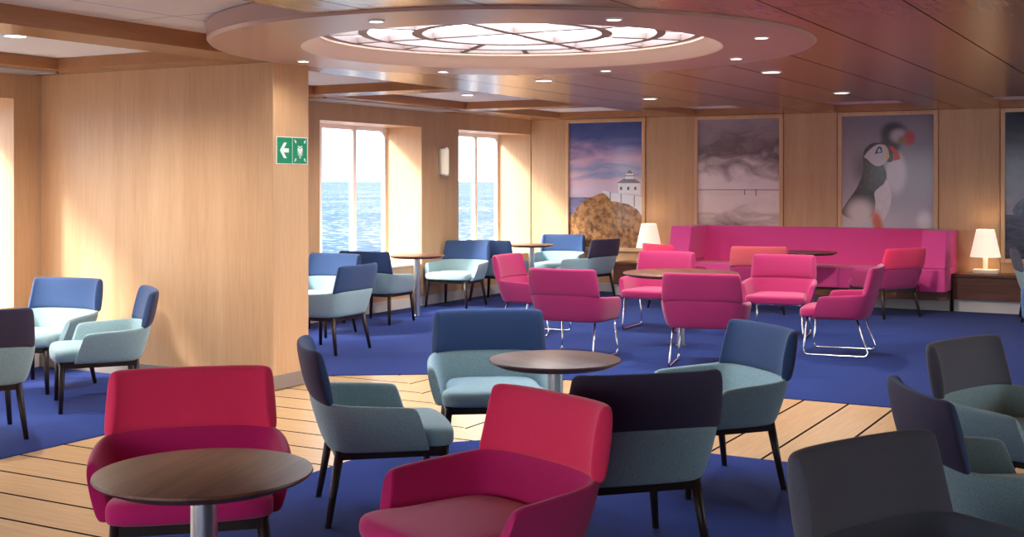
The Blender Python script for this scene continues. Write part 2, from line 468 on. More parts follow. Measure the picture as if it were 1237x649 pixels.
# back wall panels between the pictures
PICX = [-8.12, -6.12, -4.12, -2.11, -.10]; PW, PZ0, PZ1 = 1.165, .645, 2.455
edges = [XL] + [v for x in PICX for v in (x-.055, x+PW+.055)] + [XR]
n = 1
for i in range(0, len(edges)-1, 2):
    m = MB(); m.box(edges[i]+.004, edges[i+1]-.004, YB-.03, YB-.001, .13, ZC)
    struct(m.build(f'wall_panel_{n}', M['wall'], bevel=.004)); n += 1
# sea, outside
m = MB(); m.quad((-30000, -30000, -13), (-12, -30000, -13), (-12, 40000, -13), (-30000, 40000, -13)); struct(m.build('sea', M['sea']))

# ------------------------------------------------------------------ pictures
def art_nodes(name): 
    n = N(name); X, Y, Z = n.sep(n.coord('Object'))
    u = n.math('DIVIDE', X, PW); v = n.math('DIVIDE', Z, PZ1-PZ0)
    return n, u, v
def blob(n, col, u, v, cu, cv, ru, rv, c, soft=.5, rot=0):
    """soft-edged ellipse of colour c"""
    du, dv = n.math('SUBTRACT', u, cu), n.math('MULTIPLY', n.math('SUBTRACT', v, cv), (PZ1-PZ0)/PW)
    rv = rv*(PZ1-PZ0)/PW; ca, sa = math.cos(rot), math.sin(rot)
    a = n.math('ADD', n.math('MULTIPLY', du, ca), n.math('MULTIPLY', dv, sa))
    b = n.math('SUBTRACT', n.math('MULTIPLY', dv, ca), n.math('MULTIPLY', du, sa))
    d = n.math('SQRT', n.math('ADD', n.math('POWER', n.math('DIVIDE', n.math('ABSOLUTE', a), ru), 2), n.math('POWER', n.math('DIVIDE', n.math('ABSOLUTE', b), rv), 2)))
    mr = n.node('ShaderNodeMapRange', interpolation_type='SMOOTHSTEP'); n.set(mr.inputs[0], d)
    mr.inputs[1].default_value = 1+soft; mr.inputs[2].default_value = max(1-soft, 0)
    return n.mix(mr.outputs[0], col, c)
def art_fin(n, col): return n.fin(col, .12, Specular_IOR_Level=.55)
def spl(pts, k=6):
    out = []; L = len(pts)
    for i in range(L):
        p0, p1, p2, p3 = (Vector(pts[(i+j-1) % L]) for j in range(4))
        for s in range(k):
            t = s/k
            out.append(.5*((2*p1)+(-p0+p2)*t+(2*p0-5*p1+4*p2-p3)*t*t+(-p0+3*p1-3*p2+p3)*t**3))
    return out
def art_flat(name, c): return plain(name, c, .14, Specular_IOR_Level=.55)
def clouds(n, u, v, su, sv, seed, det=5, dist=.6):
    cm = n.node('ShaderNodeCombineXYZ'); n.set(cm.inputs[0], n.math('MULTIPLY', u, su)); n.set(cm.inputs[1], n.math('MULTIPLY', v, sv)); cm.inputs[2].default_value = seed
    return n.noise(cm.outputs[0], 1, det, .55, dist)
def picture(x, label, mat, shapes=(), group=None):
    """framed print hung on the back wall; shapes = (material, [(u,v)...]) flat areas of the print"""
    root = empty('framed_picture', (x, YB-.004, PZ0))
    fm = MB(); w, d = .05, .045; H = PZ1-PZ0
    fm.box(-w, 0, -d, 0, -w, H+w); fm.box(PW, PW+w, -d, 0, -w, H+w); fm.box(0, PW, -d, 0, -w, 0); fm.box(0, PW, -d, 0, H, H+w)
    fm.build('frame', M['wallh'], root, bevel=.004)
    pm = MB(); pm.box(0, PW, -.012, -.002, 0, H)
    mats = [mat]; z = .0125
    for (mm, pts) in shapes:
        if mm not in mats: mats.append(mm)
        pm.poly([(min(max(p[0], 0), 1)*PW, -z, min(max(p[1], 0), 1)*H) for p in pts], mats.index(mm)); z += .0003
    pm.build('print', mats, root)
    tag(root, label, 'picture', group)
    return root
GP = 'large framed photographs along the back wall'
# 1 headland with a white lighthouse
n, u, v = art_nodes('print_headland')
f = n.math('ADD', v, n.math('MULTIPLY', n.math('SUBTRACT', clouds(n, u, v, 1.6, 9, 3.1), .5), .35))
col = n.ramp(f, [(.36, lin(206, 182, 204)), (.46, lin(214, 198, 220)), (.55, lin(222, 190, 208)), (.63, lin(144, 158, 202)), (.70, lin(208, 176, 206)), (.80, lin(136, 130, 182)), (.9, lin(84, 104, 166)), (1, lin(68, 90, 154))])
sea = n.math('LESS_THAN', v, .40)
sc = n.ramp(clouds(n, u, v, 3, 40, 1.7), [(.35, lin(98, 104, 152)), (.65, lin(138, 140, 182))])
m1 = art_fin(n, n.mix(sea, col, sc))
n, u, v = art_nodes('print_hill')
g = clouds(n, u, v, 17, 24, .3, 9, .25)
m1h = art_fin(n, n.ramp(g, [(.28, lin(70, 58, 54)), (.42, lin(138, 100, 70)), (.52, lin(172, 122, 78)), (.62, lin(196, 146, 98)), (.76, lin(128, 112, 94))]))
lw, lg, ld = art_flat('print_white', lin(232, 230, 236)), art_flat('print_roof', lin(120, 116, 124)), art_flat('print_dark', lin(84, 82, 94))
A1 = lambda P: [((x-63)/315, 1-(y-65)/550) for x, y in P]
win = lambda x, y: (ld, A1([(x, y), (x+9, y), (x+9, y+14), (x, y+14)]))
picture(PICX[0], 'framed photo of a white lighthouse on a rusty brown headland', m1, [
    (ld, A1([(120, 402), (135, 396), (152, 402)])),
    (m1h, A1([(63, 492), (78, 470), (92, 452), (112, 425), (132, 408), (150, 398), (172, 390), (195, 380), (212, 376), (235, 395), (262, 402), (300, 412), (340, 430), (360, 450), (378, 472), (378, 615), (63, 615)])),
    (lw, A1([(208, 364), (236, 370), (244, 376), (286, 378), (345, 386), (378, 392), (378, 478), (356, 446), (318, 424), (270, 414), (246, 412), (236, 396), (224, 380), (210, 376)])),
    (lg, A1([(240, 371), (244, 371), (244, 410), (240, 408)])), (lg, A1([(286, 378), (290, 378), (290, 416), (286, 416)])), (lg, A1([(342, 386), (346, 386), (346, 436), (342, 434)])),
    (lw, A1([(275, 330), (370, 330), (370, 386), (345, 381), (275, 376)])),
    (lg, A1([(271, 332), (298, 313), (346, 313), (372, 332)])),
    win(284, 348), win(314, 348), win(344, 348),
    (lw, A1([(306, 314), (309, 290), (340, 290), (343, 314)])), (lg, A1([(304, 298), (345, 298), (345, 302), (304, 302)])),
    (lg, A1([(312, 290), (318, 280), (325, 274), (332, 280), (337, 290)])),
], GP)
# 2 grey seascape
n, u, v = art_nodes('print_seascape')
cl = clouds(n, u, v, 2.6, 6.5, 7.7, 6, 1.0)
f = n.math('ADD', v, n.math('MULTIPLY', n.math('SUBTRACT', cl, .5), .55))
skyc = n.ramp(f, [(.42, lin(250, 240, 238)), (.55, lin(244, 234, 232)), (.66, lin(186, 172, 174)), (.76, lin(122, 108, 114)), (.86, lin(150, 138, 144)), (1, lin(166, 154, 160))])
cl2 = clouds(n, u, v, 2.0, 9, 2.2, 5, .8)
sc = n.ramp(n.math('ADD', n.math('SUBTRACT', .47, v), n.math('MULTIPLY', n.math('SUBTRACT', cl2, .5), .45)), [(.0, lin(250, 238, 234)), (.16, lin(240, 226, 222)), (.30, lin(156, 134, 132)), (.52, lin(104, 86, 86))])
m2 = art_fin(n, n.mix(n.math('LESS_THAN', v, .464), skyc, sc))
bar = lambda x0, x1, y0, y1: (ld, [(x0, y0), (x1, y0), (x1, y1), (x0, y1)])
m2l = art_flat('print_horizon', lin(140, 120, 122))
picture(PICX[1], 'framed photo of a calm grey sea under dark clouds with two posts', m2, [
    (m2l, [(0, .462), (1, .462), (1, .467), (0, .467)]), bar(.575, .583, .425, .468), bar(.71, .719, .42, .47)], GP)
# 3 two seabirds
A3 = lambda P: [((x-40)/500, 1-(y-10)/620*.804) for x, y in P]
n, u, v = art_nodes('print_seabird')
col = n.ramp(n.math('ADD', v, n.math('MULTIPLY', u, .25)), [(.2, lin(216, 210, 214)), (.5, lin(178, 170, 178)), (.85, lin(152, 144, 152)), (1.0, lin(136, 129, 141))])
def fg(col):                                        # out-of-focus head and bill in front
    return b3(b3(col, 140, 548, 76, 72, lin(226, 216, 212), .55), 236, 600, 26, 62, lin(214, 104, 74), .6, .25)
def b3(col, x, y, rx, ry, c, soft, rot=0):
    (cu, cv), = A3([(x, y)]); return blob(n, col, u, v, cu, cv, rx/500, ry/620*.804, c, soft, rot)
col = b3(col, 200, 320, 80, 110, lin(112, 92, 90), .6, .4)
col = b3(col, 335, 330, 56, 110, lin(214, 206, 208), .35)
col = b3(col, 305, 175, 52, 55, lin(58, 50, 54), .4)
col = b3(col, 325, 112, 72, 64, lin(64, 54, 60), .3)
col = b3(col, 352, 124, 44, 36, lin(190, 172, 178), .5)
col = b3(col, 408, 138, 30, 40, lin(190, 52, 62), .4)
col = b3(col, 370, 150, 24, 22, lin(150, 110, 80), .6)
col = b3(col, 490, 590, 40, 50, lin(220, 216, 218), .6)
m3 = art_fin(n, fg(col))
n, u, v = art_nodes('print_plumage'); g = clouds(n, u, v, 26, 30, 4, 6)
m3d = art_fin(n, fg(n.ramp(g, [(.3, lin(40, 32, 32)), (.7, lin(82, 66, 64))])))
n, u, v = art_nodes('print_near_blur'); col = n.ramp(g if False else clouds(n, u, v, 26, 30, 4, 6), [(.3, lin(216, 208, 206)), (.7, lin(228, 222, 220))])
m3w = art_fin(n, fg(col))
m3f, m3o, m3r, m3k, m3y = art_flat('print_face', lin(206, 200, 204)), art_flat('print_orange', lin(206, 92, 60)), art_flat('print_red', lin(204, 44, 44)), art_flat('print_bill', lin(62, 70, 84)), art_flat('print_yellow', lin(222, 176, 90))
picture(PICX[2], 'framed photo of a seabird with a red bill and a blurred second bird behind', m3, [
    (m3w, A3(spl([(218, 400), (262, 352), (290, 372), (308, 420), (312, 470), (296, 540), (262, 600), (222, 600)]))),
    (m3d, A3(spl([(160, 232), (215, 250), (272, 292), (286, 345), (272, 385), (240, 412), (220, 440), (224, 490), (212, 560), (150, 590), (80, 580), (40, 550), (60, 500), (110, 430), (146, 360), (158, 300)]))),
    (m3d, A3(spl([(162, 236), (166, 200), (190, 172), (222, 160), (262, 164), (286, 176), (292, 200), (270, 240), (220, 250)]))),
    (m3f, A3(spl([(164, 236), (196, 196), (232, 172), (262, 170), (284, 180), (298, 208), (294, 244), (272, 278), (238, 290), (206, 276), (180, 250)]))),
    (m3k, A3(spl([(222, 222), (240, 184), (258, 186), (262, 214), (244, 216)]))), (m3f, A3(spl([(238, 210), (246, 192), (256, 208)]))), (m3y, A3([(270, 172), (276, 170), (298, 206), (296, 238), (290, 238), (291, 208)])),
    (m3y, A3(spl([(280, 244), (294, 226), (304, 240), (292, 262)]))),
    (m3k, A3(spl([(284, 176), (304, 190), (318, 216), (322, 258), (302, 268), (288, 264), (302, 236), (300, 206)]))),
    (m3r, A3(spl([(300, 178), (322, 184), (346, 210), (360, 248), (344, 256), (326, 258), (322, 220), (310, 196)]))),
], GP)
# 4 dark rock in the sea
n, u, v = art_nodes('print_storm')
cl = clouds(n, u, v, 2.2, 5, 5.5, 5, .8)
f = n.math('ADD', v, n.math('MULTIPLY', n.math('SUBTRACT', cl, .5), .4))
skyc = n.ramp(f, [(.35, lin(128, 122, 138)), (.5, lin(112, 106, 124)), (.7, lin(72, 70, 88)), (.9, lin(36, 38, 56)), (1, lin(30, 32, 48))])
sc = n.ramp(clouds(n, u, v, 6, 40, 1.2, 6), [(.3, lin(46, 52, 70)), (.7, lin(92, 96, 114))])
m4 = art_fin(n, n.mix(n.math('LESS_THAN', v, .30), skyc, sc))
n, u, v = art_nodes('print_rock'); m4r = art_fin(n, n.ramp(clouds(n, u, v, 12, 16, 2.4, 7), [(.3, lin(50, 56, 74)), (.7, lin(104, 110, 128))]))
picture(PICX[3], 'framed photo of a dark rock in a stormy sea beside the right lamp', m4, [
    (m4r, spl([(.10, .30), (.12, .38), (.22, .43), (.34, .50), (.6, .55), (.85, .45), (.95, .30), (.5, .285)]))], GP)

# ------------------------------------------------------------------ chairs
HALF = [  # top (x, y, z), bottom (x, y) of the shell, from the middle of the back to the arm front
    ((0, -.375, .592), (0, -.300)), ((.13, -.373, .592), (.125, -.298)), ((.24, -.362, .590), (.215, -.290)),
    ((.315, -.333, .583), (.275, -.268)), ((.360, -.275, .573), (.310, -.225)), ((.378, -.18, .566), (.326, -.15)),
    ((.384, -.06, .560), (.333, -.03)), ((.385, .03, .555), (.335, .08)), ((.384, .085, .550), (.335, .140)), ((.383, .108, .538), (.335, .162)), ((.381, .118, .505), (.335, .176))]
COLS = [((-a[0], a[1], a[2]), (-b[0], b[1])) for a, b in HALF[:0:-1]] + HALF
def loft(cols, closed_rows=True):
    """cols: list of equal-length closed rings -> closed skin"""
    v = [p for c in cols for p in c]; k = len(cols[0]); f = []
    for i in range(len(cols)-1):
        for j in range(k):
            j2 = (j+1) % k; f.append((i*k+j, i*k+j2, (i+1)*k+j2, (i+1)*k+j))
    L = len(cols)-1; h = k//2
    for j in range(h-1):
        f.append((j, j+1, k-2-j, k-1-j)); f.append((L*k+j, L*k+j+1, L*k+k-2-j, L*k+k-1-j))
    return v, f
def shell_data():
    rings = []; n = len(COLS); zb = .338
    tops = [Vector(c[0]) for c in COLS]; bots = [Vector((*c[1], zb)) for c in COLS]
    for i in range(n):
        t = (tops[min(i+1, n-1)]-tops[max(i-1, 0)]); t.z = 0; t.normalize(); inw = Vector((-t.y, t.x, 0))
        th = .046
        T, B = tops[i], bots[i]
        P = lambda q, o: B.lerp(T, q) + inw*o
        rings.append([P(0, .012), P(.10, 0), P(.5, -.004), P(.9, 0), P(1, .010), P(1, th-.010), P(.9, th), P(.5, th+.004), P(.10, th+.006), P(0, th+.002)])
    return loft(rings)
def pad_data():
    half = [(0, -.378), (.12, -.376), (.22, -.367), (.292, -.349), (.334, -.327), (.352, -.308)]
    zb = [.576, .576, .574, .570, .564, .560]
    cols = [(-x, y, z) for (x, y), z in list(zip(half, zb))[:0:-1]] + [(x, y, z) for (x, y), z in zip(half, zb)]
    rings = []; n = len(cols); th = .056
    for i, (x, y, z) in enumerate(cols):
        p, q = cols[min(i+1, n-1)], cols[max(i-1, 0)]
        t = Vector((p[0]-q[0], p[1]-q[1], 0)).normalized(); inw = Vector((-t.y, t.x, 0))
        end = min(i, n-1-i); zt = .822 - (.012 if end == 0 else 0)
        def P(zz, o):
            k = (zz-.59)/.23; rec = -.052*k; w = 1 - .045*k
            return Vector((x*w, y+rec, zz)) + inw*o
        rings.append([P(z+.002, .006), P(z+.03, -.002), P((z+zt)/2, -.005), P(zt-.03, -.001), P(zt, .012), P(zt, th-.014), P(zt-.03, th), P((z+zt)/2, th+.006), P(z+.03, th+.002), P(z+.002, th-.008)])
    return loft(rings)
def seat_data():
    ol = [(.0, -.275), (.14, -.272), (.225, -.25), (.262, -.19), (.270, -.08), (.272, .06), (.274, .14), (.296, .178), (.304, .22), (.298, .27), (.262, .298), (.15, .312)]
    pts = [(x, y) for x, y in ol] + [(0, .315)] + [(-x, y) for x, y in ol[:0:-1]]
    rings = []
    for z, s in ((.345, .93), (.352, .985), (.375, 1.0), (.408, 1.0), (.428, .97), (.438, .88), (.444, .6), (.447, .25)):
        rings.append([(x*s, .02+(y-.02)*s, z) for x, y in pts])
    v = [p for r in rings for p in r]; k = len(pts); f = []
    for i in range(len(rings)-1):
        for j in range(k): f.append((i*k+j, i*k+(j+1) % k, (i+1)*k+(j+1) % k, (i+1)*k+j))
    f.append(tuple(range(k))); f.append(tuple((len(rings)-1)*k+j for j in range(k)))
    return v, f
def leg_data(top, foot, r0=.021, r1=.0135):
    v = []
    for (c, r, z) in ((top, r0, .345), (((top[0]*.5+foot[0]*.5), (top[1]*.5+foot[1]*.5)), (r0+r1)/2, .17), (foot, r1, .0)):
        for a in range(8):
            t = PI/8 + a*PI/4; sx = 1.0
            v.append((c[0]+r*1.12*math.cos(t), c[1]+r*1.12*math.sin(t), z))
    f = [(i*8+j, i*8+(j+1) % 8, (i+1)*8+(j+1) % 8, (i+1)*8+j) for i in range(2) for j in range(8)]
    f += [tuple(range(8)), tuple(range(16, 24))]
    return v, f
def apron_data():
    m = MB(); z0, z1 = .305, .350
    m.box(-.272, .272, .232, .262, z0, z1); m.box(-.268, .268, -.262, -.232, z0, z1)
    m.box(-.282, -.252, -.25, .25, z0, z1); m.box(.252, .282, -.25, .25, z0, z1)
    return m.v, m.f
def sled_data(s):
    p = fillet([(s*.262, .225, .35), (s*.282, .262, .0095), (s*.282, -.325, .0095), (s*.258, -.215, .35)], .055, 7)
    m = MB(); m.tube(p, .0085, 10); return m.v, m.f
def cross_data():
    m = MB(); m.tube([(-.262, .225, .342), (.262, .225, .342)], .008, 8); m.tube([(-.258, -.215, .342), (.258, -.215, .342)], .008, 8); return m.v, m.f
DATA = {'shell': shell_data(), 'backrest': pad_data(), 'seat': seat_data(), 'seat_frame': apron_data(), 'crossbar': cross_data()}
cache = {}
def part(kind, name, data, mat, parent, smooth, sub=0, mat2=None):
    key = (kind, mat.name)
    if key not in cache:
        cache[key] = mesh(kind, data[0], data[1], mat, smooth)
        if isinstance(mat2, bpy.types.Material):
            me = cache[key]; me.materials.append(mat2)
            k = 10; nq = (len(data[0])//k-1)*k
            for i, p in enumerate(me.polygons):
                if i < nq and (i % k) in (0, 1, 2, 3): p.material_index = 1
    return add(name, cache[key], parent, sub=sub)
def armchair(X, D, ang, shell, pad, base, label, group):
    """ang: facing, degrees counter-clockwise from camera-right, as measured on the floor plan"""
    p = W(X, D, .006)
    root = empty('armchair', p, math.radians(ang-90)+YAW)
    part('shell', 'shell', DATA['shell'], M[shell], root, True, 2)
    part('backrest', 'backrest', DATA['backrest'], M[pad], root, True, 2, M['dark_rear'] if pad == 'navy' else None)
    part('seat', 'seat', DATA['seat'], M[shell], root, True, 1)
    if base == 'wood':
        part('apron', 'seat_frame', DATA['seat_frame'], M['espresso'], root, False)
        for k_, (t, f_) in {'a': ((.262, .242), (.288, .256)), 'b': ((-.262, .242), (-.288, .256)), 'c': ((.258, -.242), (.296, -.300)), 'd': ((-.258, -.242), (-.296, -.300))}.items():
            part('leg'+k_, 'leg', leg_data(t, f_), M['espresso'], root, True)
    else:
        part('sledl', 'sled_leg', sled_data(-1), M['chrome'], root, True)
        part('sledr', 'sled_leg', sled_data(1), M['chrome'], root, True)
        part('cross', 'crossbar', DATA['crossbar'], M['chrome'], root, True)
    tag(root, label, 'armchair', group)
    return root
G1, G2, G3, G4 = 'teal armchairs with dark wooden legs', 'magenta armchairs on chrome sled legs', 'red-backed armchairs with dark wooden legs', 'grey and blue armchairs at the right edge'
CH = [
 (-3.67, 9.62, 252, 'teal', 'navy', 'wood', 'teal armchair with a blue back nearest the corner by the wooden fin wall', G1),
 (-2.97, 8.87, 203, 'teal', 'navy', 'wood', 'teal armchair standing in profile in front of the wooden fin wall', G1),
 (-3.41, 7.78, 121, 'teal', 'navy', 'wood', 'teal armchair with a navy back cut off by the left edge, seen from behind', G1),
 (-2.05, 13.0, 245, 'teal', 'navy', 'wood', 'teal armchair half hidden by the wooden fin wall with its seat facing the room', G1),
 (-1.756, 11.74, 155, 'teal', 'navy_even', 'wood', 'teal armchair beside the fin wall turned away, below the first window', G1),
 (-1.497, 14.13, 65, 'teal', 'navy_even', 'wood', 'teal armchair under the first window with its back turned, left of a table', G1),
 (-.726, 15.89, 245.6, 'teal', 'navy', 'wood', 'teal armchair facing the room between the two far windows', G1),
 (-.17, 16.70, 66, 'teal', 'navy_even', 'wood', 'blue-backed armchair mostly hidden behind the one facing the room, under the second window', G1),
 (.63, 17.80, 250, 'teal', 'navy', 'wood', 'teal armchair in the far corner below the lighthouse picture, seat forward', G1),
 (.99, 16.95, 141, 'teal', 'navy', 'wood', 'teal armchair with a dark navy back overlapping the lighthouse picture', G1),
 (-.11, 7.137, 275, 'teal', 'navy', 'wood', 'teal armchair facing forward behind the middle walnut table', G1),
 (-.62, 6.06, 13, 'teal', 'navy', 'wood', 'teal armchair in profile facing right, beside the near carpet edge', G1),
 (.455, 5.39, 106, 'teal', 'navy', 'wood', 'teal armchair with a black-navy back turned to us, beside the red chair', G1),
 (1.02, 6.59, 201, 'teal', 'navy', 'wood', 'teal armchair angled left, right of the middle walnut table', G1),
 (-1.24, 4.80, 284, 'berry', 'red', 'wood', 'crimson and red armchair behind the near walnut table', G3),
 (-.14, 4.30, 219, 'berry', 'red', 'wood', 'large crimson and red armchair in the centre foreground, angled left', G3),
 (.268, 13.045, 333, 'magenta', 'magenta', 'sled', 'magenta armchair facing right, left end of the magenta group', G2),
 (.606, 11.347, 63, 'magenta', 'magenta', 'sled', 'magenta chrome-legged armchair seen from behind, above the middle table', G2),
 (1.55, 13.423, 243, 'magenta', 'magenta', 'sled', 'magenta armchair facing forward behind the large round table near the left lamp', G2),
 (1.695, 10.819, 74, 'magenta', 'magenta', 'sled', 'magenta armchair with its back to us, right in front of the large round table', G2),
 (2.752, 12.817, 249, 'magenta', 'magenta', 'sled', 'magenta armchair facing forward in front of the sofa, right of the large table', G2),
 (3.023, 11.565, 157, 'magenta', 'magenta', 'sled', 'magenta armchair in profile with a full chrome sled frame showing', G2),
 (2.12, 15.55, 28, 'magenta', 'red', 'wood', 'red-backed armchair in front of the left table lamp', G3),
 (3.01, 15.146, 79, 'magenta', 'brick', 'wood', 'armchair with a dusty red back turned to us, in front of the sofa middle', G3),
 (4.40, 14.74, 120, 'magenta', 'red', 'wood', 'armchair with an orange-red back and dark legs by the right sofa wing', G3),
 (6.15, 14.22, -20, 'teal', 'slate', 'wood', 'teal armchair with a grey-navy back below the right table lamp', G4),
 (4.27, 9.21, 40, 'blue', 'blue', 'wood', 'mid-blue armchair cut off by the right edge, its back to us', G4),
 (4.80, 10.42, 40, 'teal', 'slate', 'wood', 'armchair of which only a sliver of grey back shows at the right edge', G4),
 (2.445, 5.816, 310, 'teal', 'slate', 'wood', 'teal armchair with a slate grey back facing the right edge', G4),
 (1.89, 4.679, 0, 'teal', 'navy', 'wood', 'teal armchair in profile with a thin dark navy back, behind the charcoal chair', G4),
 (1.255, 3.412, 305, 'charcoal', 'slate', 'wood', 'charcoal armchair in the right foreground', G4),
]
for a in CH: armchair(*a)

# ------------------------------------------------------------------ tables
def table(X, D, r, label, h=.72, pole=.04, rz=0.0):
    p = W(X, D, .006); t = empty('round_table', p, rz)
    m = MB(); m.lathe([(r-.05, h-.034), (r-.012, h-.018), (r, h-.008), (r-.002, h-.001), (r-.006, h)], 72)
    smooth_by_angle(m.build('tabletop', M['walnut_top'], t), 30)
    m = MB(); m.lathe([(pole, .012), (pole, h-.034)], 32); smooth_by_angle(m.build('column', M['steel'], t))
    m = MB(); m.lathe([(pole+.012, 0), (pole+.012, .005), (pole, .012)], 32); smooth_by_angle(m.build('floor_flange', M['steel'], t), 30)
    return tag(t, label, 'table', 'round walnut tables on steel columns')
table(-.93, 3.75, .326, 'round walnut table nearest the camera, in front of the crimson chair', rz=.3)
table(.212, 6.12, .326, 'small round walnut table in the middle of the room', rz=1.1)
table(-1.13, 14.75, .33, 'small round table by the window, left of the wall lamp', rz=.2)
table(.27, 17.24, .32, 'small round table in the far corner below the second window', rz=.4)
table(1.64, 12.06, .56, 'large round table among the magenta chairs', h=.71, rz=.7)
table(3.70, 15.42, .33, 'round table directly in front of the long magenta sofa', rz=1.5)

# ------------------------------------------------------------------ sofa, benches, lamps
sx0, sx1 = -6.24, -2.67; sf = 15.52; sb = YB-.058
sofa = empty('booth_sofa', ((sx0+sx1)/2, (sf+sb)/2, 0))
ox, oy = sofa.location.x, sofa.location.y
def sbox(name, x0, x1, y0, y1, z0, z1, mat, bev=.018):
    m = MB(); m.box(x0-ox, x1-ox, y0-oy, y1-oy, z0, z1); return m.build(name, mat, sofa, bevel=bev, seg=3)
sbox('plinth', sx0+.03, sx1-.03, 15.97, sb, 0, .16, M['base'], .003)
sbox('base', sx0, sx1, sf+.10, sb, .16, .265, M['walnut'], .004)
nseat = 3; w = (sx1-sx0-.6)/nseat
for i in range(nseat): sbox('seat_cushion', sx0+.3+w*i+.001, sx0+.3+w*(i+1)-.001, sf+.05, sb-.16, .265, .525, M['sofa'])
m = MB()
prof = [(sb-.20-oy, .50), (sb-.13-oy, 1.0), (sb-oy, 1.0), (sb-oy, .265), (sb-.2-oy, .265)]
x0, x1 = sx0+.28-ox, sx1-.28-ox
v = [(x, y, z) for x in (x0, x1) for y, z in prof]
f = [tuple(range(5)), tuple(range(5, 10))] + [(i, (i+1) % 5, 5+(i+1) % 5, 5+i) for i in range(5)]
add('backrest', mesh('sofa_back', v, f, M['sofa']), sofa, bevel=.018, seg=3)
for a, b in ((sx0, sx0+.30), (sx1-.30, sx1)):
    x0, x1 = a-ox, b-ox
    sbox('armrest', a, b, sf, sb, .265, .545, M['sofa'])
    prof = [(sf-oy, .548), (sf+.16-oy, 1.0), (sb-oy, 1.0), (sb-oy, .548)]
    v = [(x, y, z) for x in (x0, x1) for y, z in prof]
    f = [(0, 1, 2, 3), (4, 5, 6, 7)] + [(i, (i+1) % 4, 4+(i+1) % 4, 4+i) for i in range(4)]
    add('side_wing', mesh('wing', v, f, M['sofa']), sofa, bevel=.018, seg=3)
tag(sofa, 'long magenta booth sofa with side wings against the back wall', 'sofa')
def bench(x0, x1, label):
    e = empty('wall_bench', ((x0+x1)/2, (15.92+sb)/2, 0)); m = MB(); h = (x1-x0)/2; d = (sb-15.92)/2
    m.box(-h, h, -d, d, .16, .43); m.build('carcass', M['walnut'], e, bevel=.003)
    m = MB(); m.box(-h, h, -d-.012, d, .433, .47); m.build('bench_top', M['walnut'], e, bevel=.004)
    m = MB(); m.box(-h+.01, h-.01, -d+.05, d-.001, 0, .16); m.build('plinth', M['base'], e)
    return tag(e, label, 'bench', 'low walnut benches along the back wall')
bench(-7.20, sx0-.01, 'short low walnut bench left of the magenta sofa'); bench(sx1+.01, 1.2, 'low walnut bench carrying the right table lamp')
def lamp(x, y, label):
    e = empty('table_lamp', (x, y, .471)); 
    m = MB(); m.box(-.145, .145, -.085, .085, 0, .055); m.build('base', M['lampbody'], e, bevel=.012, seg=3)
    m = MB(); m.lathe([(.028, .05), (.028, .22)], 24); smooth_by_angle(m.build('stem', M['lampbody'], e))
    m = MB(); m.lathe([(.178, .205), (.105, .54), (.101, .54), (.174, .205), (.178, .205)], 48, cap0=False, cap1=False); smooth_by_angle(m.build('lamp_shade', M['shade'], e), 60)
    m = MB(); m.lathe([(.012, .22), (.03, .28), (.034, .33), (.02, .37), (.004, .385)], 20); smooth_by_angle(m.build('bulb', M['bulb'], e), 60)
    l = bpy.data.lights.new('lamp_glow', 'POINT'); l.energy = .9; l.color = (1, .78, .52); l.shadow_soft_size = .06
    lo = link(bpy.data.objects.new('lamp_glow', l), e); lo.location = (0, 0, .45)
    return tag(e, label, 'lamp', 'white table lamps on the benches')
lamp(-6.73, 16.08, 'white table lamp at the left end of the sofa, below the lighthouse picture'); lamp(-2.30, 16.10, 'white table lamp on the bench right of the sofa')

# ------------------------------------------------------------------ small fittings
def downlight(X, D, z, r, label, power, grp):
    e = empty('downlight', W(X, D, z))
    m = MB(); m.lathe([(r, 0), (r, -.006), (r*.86, -.009), (r*.82, -.004)], 36, cap0=False, cap1=False); smooth_by_angle(m.build('trim_ring', M['alu'], e), 60)
    m = MB(); m.lathe([(r*.82, -.004)], 36, cap0=True, cap1=False); m.build('lens', M['frost'], e)
    if power:
        l = bpy.data.lights.new('beam', 'SPOT'); l.energy = power; l.color = (1, .88, .74); l.spot_size = math.radians(156); l.spot_blend = .6; l.shadow_soft_size = r*.7
        lo = link(bpy.data.objects.new('beam', l), e); lo.location = (0, 0, -.02)
    return tag(e, label, 'downlight', grp)
ringnames = ['near right of centre on the skylight ring, closest to the camera', 'right end of the skylight ring, nearer side', 'right end of the skylight ring, farther side', 'far side of the skylight ring, right of centre', 'far side of the skylight ring, left of centre', 'left end of the skylight ring above the fin wall corner', None, 'near left of centre on the skylight ring']
for i, nm in enumerate(ringnames):
    if nm is None: continue
    a = math.radians(289 + 45*i); downlight(1.72*math.cos(a), 8.45+1.72*math.sin(a), ZDISC, .046, 'small downlight, '+nm, 5, 'small downlights around the skylight ring')
for X, D, z, nm in ((.286, 11.16, ZC, 'wood ceiling just beyond the skylight ring'), (1.51, 13.6, ZC, 'wood ceiling above the large magenta table'), (2.15, 10.3, ZC, 'wood ceiling right of the skylight ring'),
                    (3.37, 12.7, ZC, 'wood ceiling in front of the seabird picture'), (-.51, 14.3, ZCOF, 'white coffer in front of the far windows'), (-3.40, 8.50, ZCOF, 'white coffer at the top left corner')):
    downlight(X, D, z, .085, 'wide round downlight in the '+nm, 95, 'wide downlights in the ceiling')

